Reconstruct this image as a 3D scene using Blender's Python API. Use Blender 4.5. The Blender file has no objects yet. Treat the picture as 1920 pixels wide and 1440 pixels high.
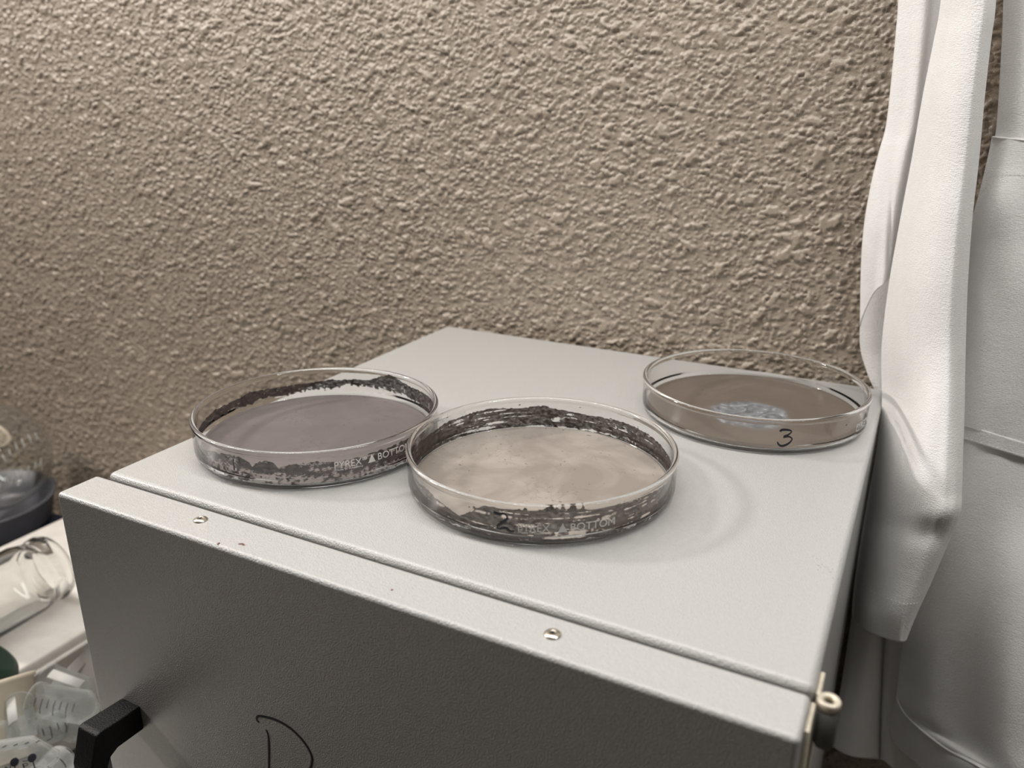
import bpy, bmesh, math
import numpy as np
from mathutils import Vector, Matrix, Euler

# ---------------------------------------------------------------- camera, world, lights, exposure
S = bpy.context.scene
COL = S.collection
F_PX = 1505.1
CAM_LOC = Vector((0.3994, -0.2663, 0.2017))
CAM_ROT = Euler((math.radians(70.8091), math.radians(-0.3358), math.radians(27.3249)), 'XYZ')
cd = bpy.data.cameras.new('camera'); cam = bpy.data.objects.new('camera', cd); COL.objects.link(cam)
cam.location = CAM_LOC; cam.rotation_euler = CAM_ROT
cd.sensor_width = 36; cd.sensor_fit = 'HORIZONTAL'; cd.lens = 36 * F_PX / 1920
cd.clip_start = 0.01; cd.clip_end = 50
cd.dof.use_dof = True; cd.dof.focus_distance = 0.46; cd.dof.aperture_fstop = (cd.lens) / 3.6
S.camera = cam
S.view_settings.view_transform = 'Standard'; S.view_settings.look = 'None'
S.view_settings.gamma = 1; S.view_settings.exposure = 0.0; S.view_settings.use_curve_mapping = False

wd = bpy.data.worlds.new('room_ambient'); S.world = wd; wd.use_nodes = True
wd.node_tree.nodes['Background'].inputs['Color'].default_value = (1.0, 0.97, 0.93, 1)
wd.node_tree.nodes['Background'].inputs['Strength'].default_value = 0.028

def area(name, loc, target, sx, sy, watts, color):
    l = bpy.data.lights.new(name, 'AREA'); l.shape = 'RECTANGLE'; l.size = sx; l.size_y = sy; l.energy = watts; l.color = color
    o = bpy.data.objects.new(name, l); COL.objects.link(o); o.location = loc
    o.rotation_euler = (Vector(target) - Vector(loc)).to_track_quat('-Z', 'Y').to_euler()
    return o
area('hanging_tube_light', (0.20, 0.03, 0.74), (0.20, 0.03, 0), 1.70, 0.08, 10.2, (1.0, 0.98, 0.945))
area('ceiling_panel_light', (-1.45, -0.27, 1.02), (-0.2, 0.12, -0.1), 0.22, 0.14, 19, (1.0, 0.92, 0.86))

# ---------------------------------------------------------------- helpers
Rm = CAM_ROT.to_matrix()
def ray(px, py): return Rm @ Vector(((px - 960) / F_PX, -(py - 720) / F_PX, -1.0))
def at(px, py, y):
    d = ray(px, py); return CAM_LOC + d * ((y - CAM_LOC.y) / d.y)
def atz(px, py, z):
    d = ray(px, py); return CAM_LOC + d * ((z - CAM_LOC.z) / d.z)

def link(name, me, mat=None, parent=None, smooth=True):
    o = bpy.data.objects.new(name, me); COL.objects.link(o)
    if mat is not None and not me.materials: me.materials.append(mat)
    if smooth:
        me.polygons.foreach_set('use_smooth', [True] * len(me.polygons))
    if parent is not None: o.parent = parent
    return o
def obj(name, bm, mat=None, parent=None, smooth=True):
    me = bpy.data.meshes.new(name); bm.to_mesh(me); bm.free(); me.update()
    return link(name, me, mat, parent, smooth)
def from_pydata(name, v, f, mat, parent=None, smooth=True):
    me = bpy.data.meshes.new(name); me.from_pydata([tuple(x) for x in v], [], f); me.update()
    return link(name, me, mat, parent, smooth)
def empty(name, loc, label, cat, group=None):
    o = bpy.data.objects.new(name, None); COL.objects.link(o); o.location = loc; o.empty_display_size = 0.02
    return tag(o, label, cat, group)
def tag(o, label, cat, group=None):
    o['label'] = label; o['category'] = cat
    if group: o['group'] = group
    return o
def structure(o): o['kind'] = 'structure'; return o

def add_box(bm, a, b, bevel=0.0, seg=2, mat=None):
    a, b = Vector(a), Vector(b)
    r = bmesh.ops.create_cube(bm, size=1.0)
    M = Matrix.Translation((a + b) / 2) @ Matrix.Diagonal((*(b - a), 1))
    if mat is not None: M = mat @ M
    bmesh.ops.transform(bm, matrix=M, verts=r['verts'])
    if bevel > 0:
        es = list({e for v in r['verts'] for e in v.link_edges})
        bmesh.ops.bevel(bm, geom=es, offset=bevel, segments=seg, profile=0.5, affect='EDGES')
def add_lathe(bm, prof, n=64, M=None, close=False):
    rings = []
    M = M or Matrix.Identity(4)
    for r, z in prof:
        if r < 1e-7: rings.append([bm.verts.new(M @ Vector((0, 0, z)))])
        else: rings.append([bm.verts.new(M @ Vector((r * math.cos(2 * math.pi * k / n), r * math.sin(2 * math.pi * k / n), z))) for k in range(n)])
    pairs = list(zip(rings[:-1], rings[1:]))
    if close: pairs.append((rings[-1], rings[0]))
    for A, B in pairs:
        for k in range(n):
            k2 = (k + 1) % n
            if len(A) == 1 and len(B) == 1: continue
            if len(A) == 1: bm.faces.new((A[0], B[k2], B[k]))
            elif len(B) == 1: bm.faces.new((A[k], A[k2], B[0]))
            else: bm.faces.new((A[k], A[k2], B[k2], B[k]))
    bmesh.ops.recalc_face_normals(bm, faces=bm.faces)
def add_tube(bm, pts, r, n=10):
    pts = [Vector(p) for p in pts]; rings = []
    for i, p in enumerate(pts):
        t = (pts[min(i + 1, len(pts) - 1)] - pts[max(i - 1, 0)]).normalized()
        u = t.cross(Vector((0, 0, 1)))
        if u.length < 0.05: u = t.cross(Vector((1, 0, 0)))
        u.normalize(); w = t.cross(u)
        rr = r[i] if isinstance(r, (list, tuple)) else r
        rings.append([bm.verts.new(p + u * rr * math.cos(2 * math.pi * k / n) + w * rr * math.sin(2 * math.pi * k / n)) for k in range(n)])
    for A, B in zip(rings[:-1], rings[1:]):
        for k in range(n): bm.faces.new((A[k], A[(k + 1) % n], B[(k + 1) % n], B[k]))
    bm.faces.new(rings[0][::-1]); bm.faces.new(rings[-1])
def frame_to(p, q):
    """matrix with local z along p->q, origin p"""
    z = (Vector(q) - Vector(p)).normalized()
    return Matrix.Translation(p) @ z.to_track_quat('Z', 'Y').to_matrix().to_4x4()
def catmull(P, n):
    """resample list of numpy rows (k, ...) to n samples with Catmull-Rom"""
    P = np.asarray(P, float); k = len(P)
    t = np.linspace(0, k - 1, n); i = np.clip(t.astype(int), 0, k - 2); u = (t - i).reshape((-1,) + (1,) * (P.ndim - 1))
    g = lambda j: P[np.clip(j, 0, k - 1)]
    p0, p1, p2, p3 = g(i - 1), g(i), g(i + 1), g(i + 2)
    return 0.5 * (2 * p1 + (p2 - p0) * u + (2 * p0 - 5 * p1 + 4 * p2 - p3) * u ** 2 + (3 * p1 - p0 - 3 * p2 + p3) * u ** 3)

# ---------------------------------------------------------------- materials
class NT:
    def __init__(s, name):
        s.m = bpy.data.materials.new(name); s.m.use_nodes = True; s.t = s.m.node_tree
        s.b = s.t.nodes['Principled BSDF']; s.out = s.t.nodes['Material Output']
    def n(s, typ, **kw):
        x = s.t.nodes.new(typ)
        for k, v in kw.items():
            if k.startswith('i_'): x.inputs[k[2:].replace('_', ' ')].default_value = v
            else: setattr(x, k, v)
        return x
    def l(s, a, b): s.t.links.new(a, b)
    def set(s, **kw):
        for k, v in kw.items(): s.b.inputs[k.replace('_', ' ')].default_value = v
        return s
    def coord(s, kind='Object'):
        return s.n('ShaderNodeTexCoord').outputs[kind]
    def noise(s, scale, detail=2, rough=0.5, vec=None, dist=0.0, out='Fac'):
        x = s.n('ShaderNodeTexNoise'); x.inputs['Scale'].default_value = scale; x.inputs['Detail'].default_value = detail
        x.inputs['Roughness'].default_value = rough; x.inputs['Distortion'].default_value = dist
        s.l(vec if vec is not None else s.coord(), x.inputs['Vector'])
        return x.outputs[out]
    def ramp(s, fac, stops, interp='LINEAR'):
        x = s.n('ShaderNodeValToRGB'); x.color_ramp.interpolation = interp; e = x.color_ramp.elements
        while len(e) < len(stops): e.new(0.5)
        for el, (p, c) in zip(e, stops):
            el.position = p; el.color = c if len(c) == 4 else (*c, 1)
        s.l(fac, x.inputs['Fac']); return x.outputs['Color']
    def math(s, op, a, b=None, c=None, clamp=False):
        x = s.n('ShaderNodeMath', operation=op, use_clamp=clamp)
        for k, v in enumerate((a, b, c)):
            if v is None: continue
            if isinstance(v, (int, float)): x.inputs[k].default_value = v
            else: s.l(v, x.inputs[k])
        return x.outputs[0]
    def mix(s, fac, a, b):
        x = s.n('ShaderNodeMix', data_type='RGBA')
        for sock, v in ((x.inputs[0], fac), (x.inputs[6], a), (x.inputs[7], b)):
            if isinstance(v, (int, float)): sock.default_value = v
            elif isinstance(v, tuple): sock.default_value = v if len(v) == 4 else (*v, 1)
            else: s.l(v, sock)
        return x.outputs[2]
    def bump(s, h, strength, dist):
        x = s.n('ShaderNodeBump'); x.inputs['Strength'].default_value = strength; x.inputs['Distance'].default_value = dist
        s.l(h, x.inputs['Height']); s.l(x.outputs['Normal'], s.b.inputs['Normal']); return x
    def alpha_over(s, a):
        """mix the principled surface with plain transparency by a (1 = surface)"""
        tr = s.n('ShaderNodeBsdfTransparent'); mx = s.n('ShaderNodeMixShader')
        s.l(a, mx.inputs[0]); s.l(tr.outputs[0], mx.inputs[1]); s.l(s.b.outputs[0], mx.inputs[2]); s.l(mx.outputs[0], s.out.inputs['Surface'])
def simple(name, col, rough=0.5, metal=0.0, noise_scale=60, amt=0.06, bump=0.0, bscale=300, spec=0.5, **kw):
    t = NT(name); t.set(Roughness=rough, Metallic=metal); t.b.inputs['Specular IOR Level'].default_value = spec
    c0 = tuple(max(0, v * (1 - amt)) for v in col); c1 = tuple(min(1, v * (1 + amt)) for v in col)
    t.l(t.ramp(t.noise(noise_scale, 3), [(0.3, c0), (0.7, c1)]), t.b.inputs['Base Color'])
    if bump: t.bump(t.noise(bscale, 2), bump, 0.001)
    for k, v in kw.items(): t.b.inputs[k.replace('_', ' ')].default_value = v
    return t.m

def m_wall():
    t = NT('textured_wall_paint'); t.set(Roughness=0.34)
    t.b.inputs['Specular IOR Level'].default_value = 0.7
    t.l(t.ramp(t.noise(25, 4, 0.6), [(0.3, (0.365, 0.303, 0.240)), (0.7, (0.412, 0.345, 0.276))]), t.b.inputs['Base Color'])
    h = t.math('ADD', t.math('MULTIPLY', t.noise(420, 3, 0.6), 0.6), t.noise(1100, 1))
    t.bump(h, 0.35, 0.0012); return t.m
def m_paint(name, col, rough=0.32, bstr=1.0):
    t = NT(name); t.set(Roughness=rough); t.b.inputs['Specular IOR Level'].default_value = 0.9
    t.b.inputs['Coat Weight'].default_value = 0.5; t.b.inputs['Coat Roughness'].default_value = 0.25
    c = tuple(v * 0.96 for v in col)
    t.l(t.ramp(t.noise(500, 2), [(0.35, c), (0.65, col)]), t.b.inputs['Base Color'])
    h = t.noise(1350, 2, 0.5)
    t.bump(h, bstr, 0.0006); return t.m
def m_glass(name, col=(1, 1, 1), rough=0.0, ior=1.47):
    t = NT(name); t.set(Roughness=rough, IOR=ior); t.b.inputs['Transmission Weight'].default_value = 1.0
    t.b.inputs['Base Color'].default_value = (*col, 1); return t.m
def m_thin_glass(name, tint=0.975):
    t = NT(name); lw = t.n('ShaderNodeLayerWeight'); fr = t.math('MULTIPLY_ADD', t.math('POWER', lw.outputs['Facing'], 5.0), 0.9, 0.04)
    tr = t.n('ShaderNodeBsdfTransparent'); tr.inputs['Color'].default_value = (tint, tint, tint * 0.997, 1)
    gl = t.n('ShaderNodeBsdfGlossy'); gl.inputs['Roughness'].default_value = 0.02; mx = t.n('ShaderNodeMixShader')
    t.l(fr, mx.inputs[0]); t.l(tr.outputs[0], mx.inputs[1]); t.l(gl.outputs[0], mx.inputs[2]); t.l(mx.outputs[0], t.out.inputs['Surface'])
    return t.m
def m_print(name, col):
    t = NT(name); t.set(Roughness=0.6); t.b.inputs['Base Color'].default_value = (*col, 1)
    t.l(t.ramp(t.noise(300, 2), [(0.3, tuple(v * 0.95 for v in col)), (0.7, col)]), t.b.inputs['Base Color'])
    tl = t.n('ShaderNodeBsdfTranslucent'); tl.inputs['Color'].default_value = (*col, 1); mx = t.n('ShaderNodeMixShader'); mx.inputs[0].default_value = 0.5
    t.l(t.b.outputs[0], mx.inputs[1]); t.l(tl.outputs[0], mx.inputs[2]); t.l(mx.outputs[0], t.out.inputs['Surface']); return t.m
def m_cloth(name, col):
    t = NT(name); t.set(Roughness=0.85); t.b.inputs['Specular IOR Level'].default_value = 0.2
    t.b.inputs['Sheen Weight'].default_value = 0.15
    t.l(t.ramp(t.noise(120, 3), [(0.3, tuple(v * 0.97 for v in col)), (0.7, col)]), t.b.inputs['Base Color'])
    mp = t.n('ShaderNodeMapping'); mp.inputs['Scale'].default_value = (1, 1, 4.5); t.l(t.coord(), mp.inputs['Vector'])
    mp2 = t.n('ShaderNodeMapping'); mp2.inputs['Scale'].default_value = (4.5, 4.5, 1); t.l(t.coord(), mp2.inputs['Vector'])
    w = t.math('ADD', t.noise(420, 2, 0.6, mp.outputs[0]), t.noise(420, 2, 0.6, mp2.outputs[0]))
    h = t.math('ADD', w, t.math('MULTIPLY', t.noise(30, 3), 2.5))
    t.bump(h, 0.45, 0.0009); return t.m
def m_residue(name, c0, c1):
    t = NT(name); t.set(Roughness=0.55)
    a = t.n('ShaderNodeAttribute', attribute_name='residue_amount').outputs['Fac']
    t.l(t.ramp(t.noise(260, 3), [(0.35, c0), (0.7, c1)]), t.b.inputs['Base Color'])
    mp = t.n('ShaderNodeMapping'); mp.inputs['Scale'].default_value = (1, 1, 2.2); t.l(t.coord(), mp.inputs['Vector'])
    n = t.math('SUBTRACT', t.noise(700, 4, 0.65, mp.outputs[0]), 0.5)
    v = t.math('ADD', a, t.math('MULTIPLY', n, 0.9))
    tl = t.n('ShaderNodeBsdfTranslucent'); tl.inputs['Color'].default_value = (*(min(1, x * 2.2) for x in c1), 1)
    tm = t.n('ShaderNodeMixShader'); tm.inputs[0].default_value = 0.14; t.l(t.b.outputs[0], tm.inputs[1]); t.l(tl.outputs[0], tm.inputs[2])
    al = t.math('MULTIPLY', t.math('MULTIPLY_ADD', v, 5.0, -2.0, clamp=True), t.math('MULTIPLY_ADD', t.noise(330, 3, 0.6, mp.outputs[0]), 0.8, 0.52, clamp=True))
    tr = t.n('ShaderNodeBsdfTransparent'); mx = t.n('ShaderNodeMixShader')
    t.l(al, mx.inputs[0]); t.l(tr.outputs[0], mx.inputs[1]); t.l(tm.outputs[0], mx.inputs[2]); t.l(mx.outputs[0], t.out.inputs['Surface']); return t.m
def m_cake(name, c0, c1, c2, rough, speck=0.72, spot=None, scale=35):
    t = NT(name); t.set(Roughness=rough)
    co = t.coord()
    base = t.mix(t.ramp(t.noise(scale, 5, 0.6, co, 0.6), [(0.42, (0, 0, 0)), (0.6, (1, 1, 1))]), (*c0, 1), (*c1, 1))
    cr = t.n('ShaderNodeTexVoronoi', feature='DISTANCE_TO_EDGE'); cr.inputs['Scale'].default_value = 130
    wv = t.n('ShaderNodeVectorMath', operation='ADD'); t.l(co, wv.inputs[0])
    nn = t.n('ShaderNodeVectorMath', operation='SCALE'); nn.inputs['Scale'].default_value = 0.02
    t.l(t.noise(60, 3, 0.6, co, out='Color'), nn.inputs[0]); t.l(nn.outputs[0], wv.inputs[1]); t.l(wv.outputs[0], cr.inputs['Vector'])
    crack = t.math('MULTIPLY', t.math('LESS_THAN', cr.outputs['Distance'], 0.035), t.math('GREATER_THAN', t.noise(28, 2, 0.5, co), 0.58))
    base = t.mix(t.math('MULTIPLY', crack, 0.22), base, (*c2, 1))
    sp = t.math('MULTIPLY', t.math('GREATER_THAN', t.noise(420, 1, 0.5, co), speck), t.math('GREATER_THAN', t.noise(45, 1, 0.5, co), 0.5))
    base = t.mix(t.math('MULTIPLY', sp, 0.8), base, (*c2, 1))
    if spot:
        sx = t.n('ShaderNodeVectorMath', operation='DISTANCE'); t.l(co, sx.inputs[0]); sx.inputs[1].default_value = (spot[0], spot[1], 0.0026)
        d = t.math('ADD', sx.outputs['Value'], t.math('MULTIPLY', t.math('SUBTRACT', t.noise(55, 3, 0.5, co), 0.5), 0.012))
        m = t.ramp(d, [(spot[2] - 0.003, (1, 1, 1)), (spot[2] + 0.002, (0, 0, 0))])
        sw = t.ramp(t.noise(70, 4, 0.6, co, 2.2), [(0.35, (0.085, 0.09, 0.098)), (0.58, (0.22, 0.232, 0.25)), (0.72, (0.52, 0.54, 0.57))])
        base = t.mix(m, base, sw)
        rg = t.n('ShaderNodeMix', data_type='FLOAT'); t.l(m, rg.inputs[0]); rg.inputs[2].default_value = rough; rg.inputs[3].default_value = 0.22
        t.l(rg.outputs[0], t.b.inputs['Roughness'])
    t.l(base, t.b.inputs['Base Color'])
    t.bump(t.math('ADD', t.noise(90, 4, 0.6, co), t.math('MULTIPLY', t.noise(600, 2, 0.5, co), 0.3)), 0.25, 0.0006)
    return t.m

M_WALL = m_wall()
M_GREY = m_paint('light_grey_powder_coat', (0.52, 0.52, 0.51))
M_GLASS = m_glass('clear_borosilicate_glass', (0.985, 0.99, 0.985))
M_FLASK = m_glass('thick_flask_glass', (0.95, 0.96, 0.95), 0.02)
def m_milky(name):
    t = NT(name); t.set(Roughness=0.25); t.b.inputs['Base Color'].default_value = (0.80, 0.82, 0.82, 1)
    tl = t.n('ShaderNodeBsdfTranslucent'); tl.inputs['Color'].default_value = (0.8, 0.82, 0.82, 1)
    tr = t.n('ShaderNodeBsdfTransparent'); tr.inputs['Color'].default_value = (0.96, 0.97, 0.97, 1)
    m1 = t.n('ShaderNodeMixShader'); m1.inputs[0].default_value = 0.5; t.l(t.b.outputs[0], m1.inputs[1]); t.l(tl.outputs[0], m1.inputs[2])
    lw = t.n('ShaderNodeLayerWeight'); f = t.math('MULTIPLY_ADD', t.math('POWER', lw.outputs['Facing'], 2.5), 0.55, t.math('MULTIPLY', t.noise(90, 2), 0.18))
    m2 = t.n('ShaderNodeMixShader'); t.l(f, m2.inputs[0]); t.l(tr.outputs[0], m2.inputs[1]); t.l(m1.outputs[0], m2.inputs[2]); t.l(m2.outputs[0], t.out.inputs['Surface']); return t.m
M_PLASTIC = m_milky('clear_tube_plastic')
M_COTTON = m_cloth('white_cotton_twill', (0.90, 0.89, 0.875))
M_THREAD = simple('white_sewing_thread', (0.86, 0.85, 0.83), 0.8)
M_BLACK = simple('black_moulded_plastic', (0.006, 0.006, 0.0065), 0.48, bump=0.4, bscale=1200, spec=0.3)
M_MARK = simple('dark_navy_marker_ink', (0.012, 0.012, 0.022), 0.5)
M_PRINT_AND_PATCHES = m_print('white_print_and_patches', (0.9, 0.9, 0.88))
M_THIN = m_thin_glass('thin_dish_wall_glass')
M_STEEL = simple('brushed_steel', (0.68, 0.64, 0.56), 0.28, 1.0)
M_HINGE = simple('cream_zinc_plating', (0.72, 0.66, 0.54), 0.45, 0.35, noise_scale=150, amt=0.2)
M_RUST = simple('rust_brown', (0.13, 0.05, 0.03), 0.8)
M_DARKHOLE = simple('dark_hollow', (0.01, 0.01, 0.01), 0.8)
M_WHITEP = simple('white_foam_plastic', (0.74, 0.71, 0.665), 0.55)
M_PAPER = simple('white_paper', (0.82, 0.80, 0.76), 0.8)
M_CREAM = simple('cream_plastic_and_reflection', (0.74, 0.66, 0.53), 0.55)
M_GREEN = simple('dark_green_plastic', (0.004, 0.032, 0.02), 0.45)
M_NAVY = simple('dark_blue_plastic', (0.008, 0.018, 0.045), 0.45)
M_BLUEGREY = simple('blue_grey_plastic', (0.17, 0.175, 0.20), 0.4)
M_BEIGE = simple('beige_cardboard', (0.30, 0.23, 0.14), 0.8)
M_BENCH = simple('black_resin_worktop', (0.02, 0.02, 0.02), 0.4)
M_BENCHBODY = simple('grey_bench_panel', (0.35, 0.34, 0.32), 0.5)
M_FLOOR = simple('speckled_vinyl_floor', (0.28, 0.25, 0.21), 0.5, noise_scale=200, amt=0.3)
M_CEIL = simple('white_ceiling_tile', (0.75, 0.73, 0.69), 0.9, bump=0.4, bscale=120)

# ---------------------------------------------------------------- the setting
WALL_Y = 0.387
def build_wall():
    dx = 0.001; x0, x1, z0, z1 = -1.14, 0.95, -0.50, 0.43
    nx, nz = int(round((x1 - x0) / dx)) + 1, int(round((z1 - z0) / dx)) + 1
    rng = np.random.default_rng(5)
    H = np.zeros((nz, nx), np.float32)
    def splats(n, rmin, rmax, hmin, hmax, plateau, mode='max'):
        cx = rng.uniform(0, nx, n); cz = rng.uniform(0, nz, n)
        ra = rng.uniform(rmin, rmax, n) / dx; asp = rng.uniform(0.45, 0.95, n); an = rng.normal(0.25, 0.9, n)
        hh = rng.uniform(hmin, hmax, n); p1 = rng.uniform(0, 6.28, n); p2 = rng.uniform(0, 6.28, n); a1 = rng.uniform(0.1, 0.32, n); tl = rng.uniform(-0.5, 0.5, n)
        for k in range(n):
            R = int(ra[k] * 1.5) + 1
            ix, iz = int(cx[k]), int(cz[k])
            if ix - R < 0 or iz - R < 0 or ix + R + 1 > nx or iz + R + 1 > nz: continue
            gz, gx = np.mgrid[-R:R + 1, -R:R + 1].astype(np.float32)
            gx -= cx[k] - ix; gz -= cz[k] - iz
            c, s = math.cos(an[k]), math.sin(an[k])
            u = (gx * c + gz * s) / ra[k]; v = (-gx * s + gz * c) / (ra[k] * asp[k])
            th = np.arctan2(v, u); d = np.sqrt(u * u + v * v) * (1 + a1[k] * np.sin(2 * th + p1[k]) + 0.16 * np.sin(5 * th + p2[k]))
            w = np.clip((1 - d) * plateau, 0, 1); w = w * w * (3 - 2 * w)
            w *= hh[k] * (1 + tl[k] * v * 0.6)
            sl = H[iz - R:iz + R + 1, ix - R:ix + R + 1]
            if mode == 'max': np.maximum(sl, w, out=sl)
            else: sl += w
    A = (x1 - x0) * (z1 - z0)
    splats(int(A * 95000), 0.0008, 0.0019, 0.0005, 0.0013, 2.2)
    splats(int(A * 15000), 0.0017, 0.0034, 0.0008, 0.0018, 2.3)
    splats(int(A * 1500), 0.0034, 0.0066, 0.0011, 0.0021, 2.6)
    splats(int(A * 30000), 0.0009, 0.0016, 0.0002, 0.0005, 1.4, 'add')
    e = np.minimum.reduce([np.arange(nx)[None, :].repeat(nz, 0), np.arange(nx)[None, ::-1].repeat(nz, 0), np.arange(nz)[:, None].repeat(nx, 1), np.arange(nz)[::-1, None].repeat(nx, 1)])
    H *= 1.25 * np.clip(e / 6.0, 0, 1)
    X, Z = np.meshgrid(np.linspace(x0, x1, nx), np.linspace(z0, z1, nz))
    V = np.stack([X, WALL_Y - H, Z], -1).reshape(-1, 3)
    idx = np.arange(nx * nz).reshape(nz, nx)
    Q = np.stack([idx[:-1, :-1], idx[:-1, 1:], idx[1:, 1:], idx[1:, :-1]], -1).reshape(-1, 4)
    # the plain rest of the wall round the detailed part
    o = len(V); bx0, bx1, bz0, bz1 = -3.2, 2.4, -1.15, 1.25
    ex = np.array([[a, WALL_Y, b] for b in (bz0, z0, z1, bz1) for a in (bx0, x0, x1, bx1)])
    eq = np.array([[o + r * 4 + c, o + r * 4 + c + 1, o + r * 4 + c + 5, o + r * 4 + c + 4] for r in range(3) for c in range(3) if (r, c) != (1, 1)])
    V = np.concatenate([V, ex]); Q = np.concatenate([Q, eq])
    me = bpy.data.meshes.new('wall_back')
    me.vertices.add(len(V)); me.vertices.foreach_set('co', V.astype(np.float32).ravel())
    me.loops.add(Q.size); me.loops.foreach_set('vertex_index', Q.astype(np.int32).ravel())
    me.polygons.add(len(Q)); me.polygons.foreach_set('loop_start', np.arange(0, Q.size, 4, dtype=np.int32))
    me.polygons.foreach_set('use_smooth', np.ones(len(Q), bool))
    me.update(calc_edges=True)
    structure(link('wall_back', me, M_WALL, smooth=False))
build_wall()
bm = bmesh.new(); add_box(bm, (-3.2, -2.6, -1.20), (2.4, WALL_Y, -1.15)); structure(obj('floor', bm, M_FLOOR, smooth=False))
bm = bmesh.new(); add_box(bm, (-3.2, -2.6, 1.25), (2.4, WALL_Y, 1.30)); structure(obj('ceiling', bm, M_CEIL, smooth=False))

# ---------------------------------------------------------------- grey cabinet
W, D, FLOOR = 0.3888, 0.3725, -1.15
DX0, DX1, DYF, DYB, DZ = -0.0033, 0.3879, -0.0289, -0.0034, -0.0004
cab = empty('cabinet', (W / 2, D / 2, FLOOR), 'light grey powder coated metal cabinet with three glass dishes on top', 'cabinet')
def wn(o): m = o.modifiers.new('weighted', 'WEIGHTED_NORMAL'); m.keep_sharp = True; m.weight = 100; return o
def local(o, root): o.matrix_parent_inverse = Matrix.Translation(root.location).inverted(); return o
bm = bmesh.new(); add_box(bm, (0, 0, FLOOR), (W, D, 0), 0.0036, 6); cbody = wn(local(obj('body', bm, M_GREY, cab), cab))
door = None
bm = bmesh.new(); add_box(bm, (DX0, DYF, FLOOR + 0.03), (DX1, DYB, DZ), 0.0024, 5); door = wn(local(obj('door', bm, M_GREY, cab), cab))
bm = bmesh.new(); add_box(bm, (0.008, DYB - 0.0005, FLOOR + 0.04), (W - 0.008, 0.0012, -0.012)); local(obj('door_gasket', bm, M_BLACK, cab), cab)
def rivet(px, py):
    c = atz(px, py, DZ)
    bm = bmesh.new()
    add_lathe(bm, [(0.0037, -0.0002), (0.0037, 0.0002), (0.0033, 0.0007), (0.0022, 0.0012), (0.0012, 0.00135), (0.0010, 0.0010), (0.0010, 0.0003), (0, 0.0003)], 28, Matrix.Translation(c))
    return obj('rivet', bm, M_STEEL, door), c
for q in ((376, 975), (1036, 1190)):
    o, c = rivet(*q); o.matrix_parent_inverse = Matrix.Identity(4)
    bm = bmesh.new(); add_lathe(bm, [(0.00105, 0.0004), (0.00105, 0.0009), (0, 0.0009)], 16, Matrix.Translation(c))
    h = obj('rivet_hole', bm, M_DARKHOLE, door)
def on_door(o): o.parent = door; return o
# bow handle: side outline extruded across its width
half = [(-0.0288, -0.1285), (-0.0545, -0.1262), (-0.0572, -0.1272), (-0.0638, -0.1465), (-0.0646, -0.160)]
inner = [(-0.0548, -0.160), (-0.0538, -0.1510), (-0.0512, -0.1462), (-0.0462, -0.1438), (-0.0288, -0.1445)]
zc = -0.185
outline = half + [(y, 2 * zc - z) for y, z in half[::-1]] + [(y, 2 * zc - z) for y, z in inner[::-1]] + inner
bm = bmesh.new(); A_ = [bm.verts.new((0.0212, y, z)) for y, z in outline]; B_ = [bm.verts.new((0.0368, y, z)) for y, z in outline]
for k in range(len(outline)): k2 = (k + 1) % len(outline); bm.faces.new((A_[k], A_[k2], B_[k2], B_[k]))
bm.faces.new(A_[::-1]); bm.faces.new(B_); bmesh.ops.recalc_face_normals(bm, faces=bm.faces)
bmesh.ops.bevel(bm, geom=[e for e in bm.edges if e.calc_face_angle(0) > 0.3], offset=0.0009, segments=2, profile=0.5, affect='EDGES')
handle = wn(on_door(obj('handle', bm, M_BLACK))); handle['label'] = 'black plastic bow handle'

def ribbon(name, pts, width, mat, thick=0.00006, parent=None):
    """pts: list of (point, normal, halfwidth factor); raised flat stroke"""
    bm = bmesh.new(); rings = []
    P = [Vector(p) for p, n, w in pts]
    for i, (p, n, w) in enumerate(pts):
        p, n = Vector(p), Vector(n).normalized()
        t = (P[min(i + 1, len(P) - 1)] - P[max(i - 1, 0)]).normalized(); s = n.cross(t).normalized() * width * w
        rings.append([bm.verts.new(p + s - n * thick * 0.3), bm.verts.new(p + s * 0.9 + n * thick), bm.verts.new(p - s * 0.9 + n * thick), bm.verts.new(p - s - n * thick * 0.3)])
    for A, B in zip(rings[:-1], rings[1:]):
        for k in range(4): bm.faces.new((A[k], A[(k + 1) % 4], B[(k + 1) % 4], B[k]))
    bm.faces.new(rings[0][::-1]); bm.faces.new(rings[-1]); bmesh.ops.recalc_face_normals(bm, faces=bm.faces)
    return obj(name, bm, mat, parent)
def stroke_px(pts, n=24):
    return catmull(np.array(pts, float), n)
def door_stroke(pts, width):
    q = stroke_px(pts, 30); L = len(q)
    return [(at(a, b, DYF - 0.00004), (0, -1, 0), (0.55 + 0.45 * math.sin(math.pi * min(1, (k + 2) / L)))) for k, (a, b) in enumerate(q)], width
bmj = []
for pts, w in (([(486, 1354), (481, 1350), (483, 1343), (497, 1344), (520, 1351), (545, 1366), (568, 1389), (581, 1410), (585, 1425), (581, 1442), (568, 1462), (540, 1484), (512, 1490)], 0.0009), ([(499, 1368), (503, 1382), (504, 1405), (504, 1440), (504, 1488)], 0.0008)):
    s, ww = door_stroke(pts, w); bmj.append(ribbon('marker_letter', s, ww, M_MARK))
def join(objs, name):
    bm = bmesh.new()
    for o in objs: bm.from_mesh(o.data)
    mat = objs[0].data.materials[0]; par = objs[0].parent; pin = objs[0].matrix_parent_inverse.copy()
    for o in objs: bpy.data.objects.remove(o)
    r = obj(name, bm, mat)
    if par: r.parent = par; r.matrix_parent_inverse = pin
    return r
on_door(join(bmj, 'marker_letter'))['label'] = 'handwritten letter D in black marker'
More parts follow.
